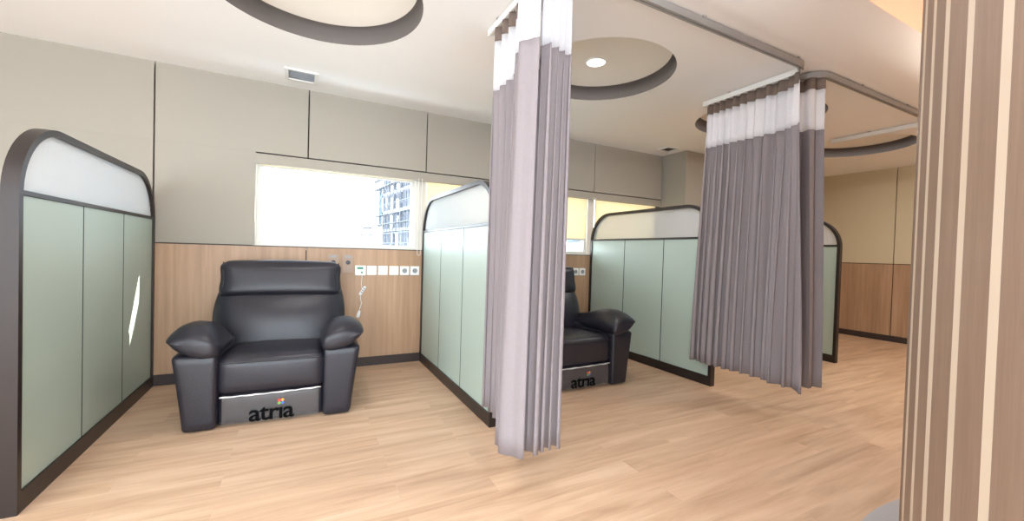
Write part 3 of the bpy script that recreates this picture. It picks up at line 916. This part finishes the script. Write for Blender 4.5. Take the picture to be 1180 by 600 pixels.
# ------------------------------------------------------------------ outside
struct(obj('ground', boxes([((-150, 6, -9.2), (220, 260, -9))]), M['outside']))
def building_scaffold():
    t = thing('apartment_building', 'unfinished concrete building wrapped in scaffolding outside the clear window', 'building', (13.6, 66.6, -9), 0)
    d = Vector((1.6, -15.6, 0)).normalized()        # along the facade, towards the camera
    rot = math.atan2(d.y, d.x); t.rotation_euler = (0, 0, rot)
    # local x along the facade, local y = left of it (behind is +y since the facade faces -x)
    Lf = 26.
    zs = [1.4+2.9*k for k in range(0, 9)]             # slab levels above -9 base (z= -7.6 ...)
    sl = [((-1, .2, z), (Lf, 12, z+.35)) for z in zs]
    obj('floor_slab', boxes([((0, 0, z), (Lf, 12, z+.45)) for z in zs]), M['slab'], t)
    cols_ = []
    for k in range(10):
        x = k*2.8
        cols_.append(((x, .2, 0), (x+.4, .6, zs[-1])))
    obj('facade_columns', boxes(cols_), M['concrete'], t)
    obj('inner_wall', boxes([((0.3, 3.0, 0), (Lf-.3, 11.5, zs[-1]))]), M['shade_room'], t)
    # masonry infill with window holes left
    inf = []
    rnd = random.Random(4)
    for z in zs[:-1]:
        for k in range(9):
            x = k*2.8+.4
            if rnd.random() < .7:
                inf.append(((x, .35, z+.38), (x+2.4, .55, z+1.2)))
                if rnd.random() < .6: inf.append(((x, .35, z+1.2), (x+.8, .55, z+2.9)))
    for q in inf[:60]: obj('infill_panel', boxes([q]), M['concrete'], t)
    obj('corner_panel', boxes([((-.25, -.3, zs[4]+.9), (.9, -.1, zs[6]+1.4))]), M['teal'], t)
    bm = bmesh.new()
    zt = zs[-1]+1.5
    for k in range(20):
        x = -1.2+k*1.5
        for y in (-.5, -1.3): box(bm, (x-.04, y-.04, 0), (x+.04, y+.04, zt - (k % 3)*.7))
    z = 1.
    while z < zt-.5:
        for y in (-.5, -1.3): box(bm, (-2.2, y-.035, z-.035), (Lf+1, y+.035, z+.035))
        box(bm, (-1.4, -1.3, z-.06), (Lf, -.5, z-.03)) if int(z*10) % 2 == 0 else None
        z += 1.45
    sc_ = obj('scaffolding', bm, M['scaffold'], t); sc_['label'] = 'grey pole scaffolding'
    for k in range(0, 18, 3):
        x = -1.2+k*1.5
        bm = bmesh.new(); tube(bm, [(x+(q % 2)*1.5, -1.32, 1+q*2.9) for q in range(7)], .035, 5); obj('scaffold_brace', bm, M['scaffold'], t)
    # lower scaffold bay in front of the left corner
    bm = bmesh.new()
    for y in (-3.6, -2.9, -2.2, -1.6):
        for x in (-.8, .8): box(bm, (x-.05, y-.05, 0), (x+.05, y+.05, 14.6-(y < -3)*1.2))
    for z in (8.2, 9.6, 11., 12.4, 13.6):
        for x in (-.8, .8): box(bm, (x-.04, -4.3, z), (x+.04, -1.3, z+.08))
        box(bm, (-.8, -3.7, z-.12), (.8, -1.5, z-.06))
    obj('low_scaffold_tower', bm, M['scaffold'], t)
    return t
building_scaffold()
def low_block(x, y, w, d, h, label, seed, rot=0):
    t = thing('low_building', label, 'building', (x, y, -9), rot)
    obj('wall', boxes([((-w/2, 0, 0), (w/2, d, h))]), M['concrete'], t)
    obj('roof', boxes([((-w/2-.4, -.4, h), (w/2+.4, d+.4, h+.5))]), M['teal'], t)
    n = max(2, int(w/3)); rnd = random.Random(seed)
    fl_ = int(h/3)
    for f in range(max(0, fl_-2), fl_):
        for k in range(n):
            xx = -w/2+(k+.5)*w/n
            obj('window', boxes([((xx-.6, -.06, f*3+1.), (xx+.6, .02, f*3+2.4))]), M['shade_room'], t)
    return t
low_block(2., 90, 22, 14, 9.3, 'low pale flat-roofed building on the skyline left of the scaffolded one', 1)
low_block(66, 66, 18, 14, 13.5, 'hazy apartment block seen below the lowered blind over the right recliner', 2, R(-20))
# unseen slab added to block the sun, slotted to shape one sliver of it
bm = bmesh.new()
ed = loop([(.2, .18, 3.), (14., .18, 3.), (14., 4.2, 3.), (.2, 4.2, 3.)])
ed += loop([(x, y, 3.) for x, y in [(2.659, 0.694), (2.838, 0.796), (3.11, 0.773), (3.419, 0.717), (3.567, 0.689), (3.375, 0.608), (3.159, 0.583), (2.923, 0.626)]])
bmesh.ops.triangle_fill(bm, use_beauty=True, use_dissolve=False, edges=ed)
o = struct(obj('sun_blocker_slab', bm, M['concrete']))
md = o.modifiers.new('thickness', 'SOLIDIFY'); md.thickness = .006; md.offset = 1.
sun = bpy.data.lights.new('sun', 'SUN'); sun.energy = 26.; sun.angle = R(.4); sun.color = (1, .95, .84)
so = bpy.data.objects.new('sun', sun); COL.objects.link(so)
so.rotation_euler = Vector((-1, -.47, -.94)).to_track_quat('-Z', 'Y').to_euler()


# ------------------------------------------------------------------ light
w = bpy.data.worlds.new('world'); SC.world = w; w.use_nodes = True
nt = w.node_tree; nt.nodes.clear()
bg = N(nt, 'ShaderNodeBackground'); ow = N(nt, 'ShaderNodeOutputWorld')
bg.inputs[0].default_value = (.80, .91, 1.0, 1); bg.inputs[1].default_value = 12.
L(nt, bg.outputs[0], ow.inputs[0])
def portal(x0, x1, z0, z1, y, d):
    la = bpy.data.lights.new('portal', 'AREA'); la.shape = 'RECTANGLE'; la.size = x1-x0; la.size_y = z1-z0
    la.cycles.is_portal = True
    o = bpy.data.objects.new('portal', la); COL.objects.link(o); o.location = ((x0+x1)/2, y, (z0+z1)/2)
    o.rotation_euler = (R(90)*d, 0, 0)
for a, b in bays: portal(a, b, ZW, ZL, .21, -1)
portal(RX0, RX1, RZ0, RZ1, YB-.16, 1)
la = bpy.data.lights.new('portal', 'AREA'); la.shape = 'RECTANGLE'; la.size = LZ1-LZ0; la.size_y = LY1-LY0; la.cycles.is_portal = True
o = bpy.data.objects.new('portal', la); COL.objects.link(o); o.location = (XL-.16, (LY0+LY1)/2, (LZ0+LZ1)/2); o.rotation_euler = (0, R(-90), 0)
# downlights of the recesses, and unseen fill lamps added on the corridor side
def lamp(x, y, z, size, power, col=(1, .97, .93)):
    la = bpy.data.lights.new('recess_and_fill_lamp', 'AREA'); la.shape = 'DISK'; la.size = size; la.energy = power; la.color = col
    o = bpy.data.objects.new('recess_and_fill_lamp', la); COL.objects.link(o); o.location = (x, y, z)
for x, y, r in REC: lamp(x, y+.0, H+.10, .14, 14)
for x, y, e_, c_ in ((-.5, -4.4, 10, (.95, .98, 1)), (-.5, -6.6, 14, (.95, .98, 1)), (2.4, -6.3, 60, (.96, .98, 1)), (4.6, -6.8, 20, (1, .93, .84)),
                     (6.3, -3.9, 30, (1, .91, .80)), (8.2, -5.2, 55, (1, .88, .74))):
    lamp(x, y, HB-.02, .5, e_, c_)

# ------------------------------------------------------------------ colour management
vs = SC.view_settings
SC.display_settings.display_device = 'sRGB'
vs.view_transform = 'Standard'; vs.look = 'None'; vs.exposure = 0.; vs.gamma = 1.; vs.use_curve_mapping = False
try:
    SC.cycles.max_bounces = 10; SC.cycles.diffuse_bounces = 5; SC.cycles.transparent_max_bounces = 16
    SC.cycles.use_denoising = True; SC.cycles.sample_clamp_indirect = 8.
except Exception: pass
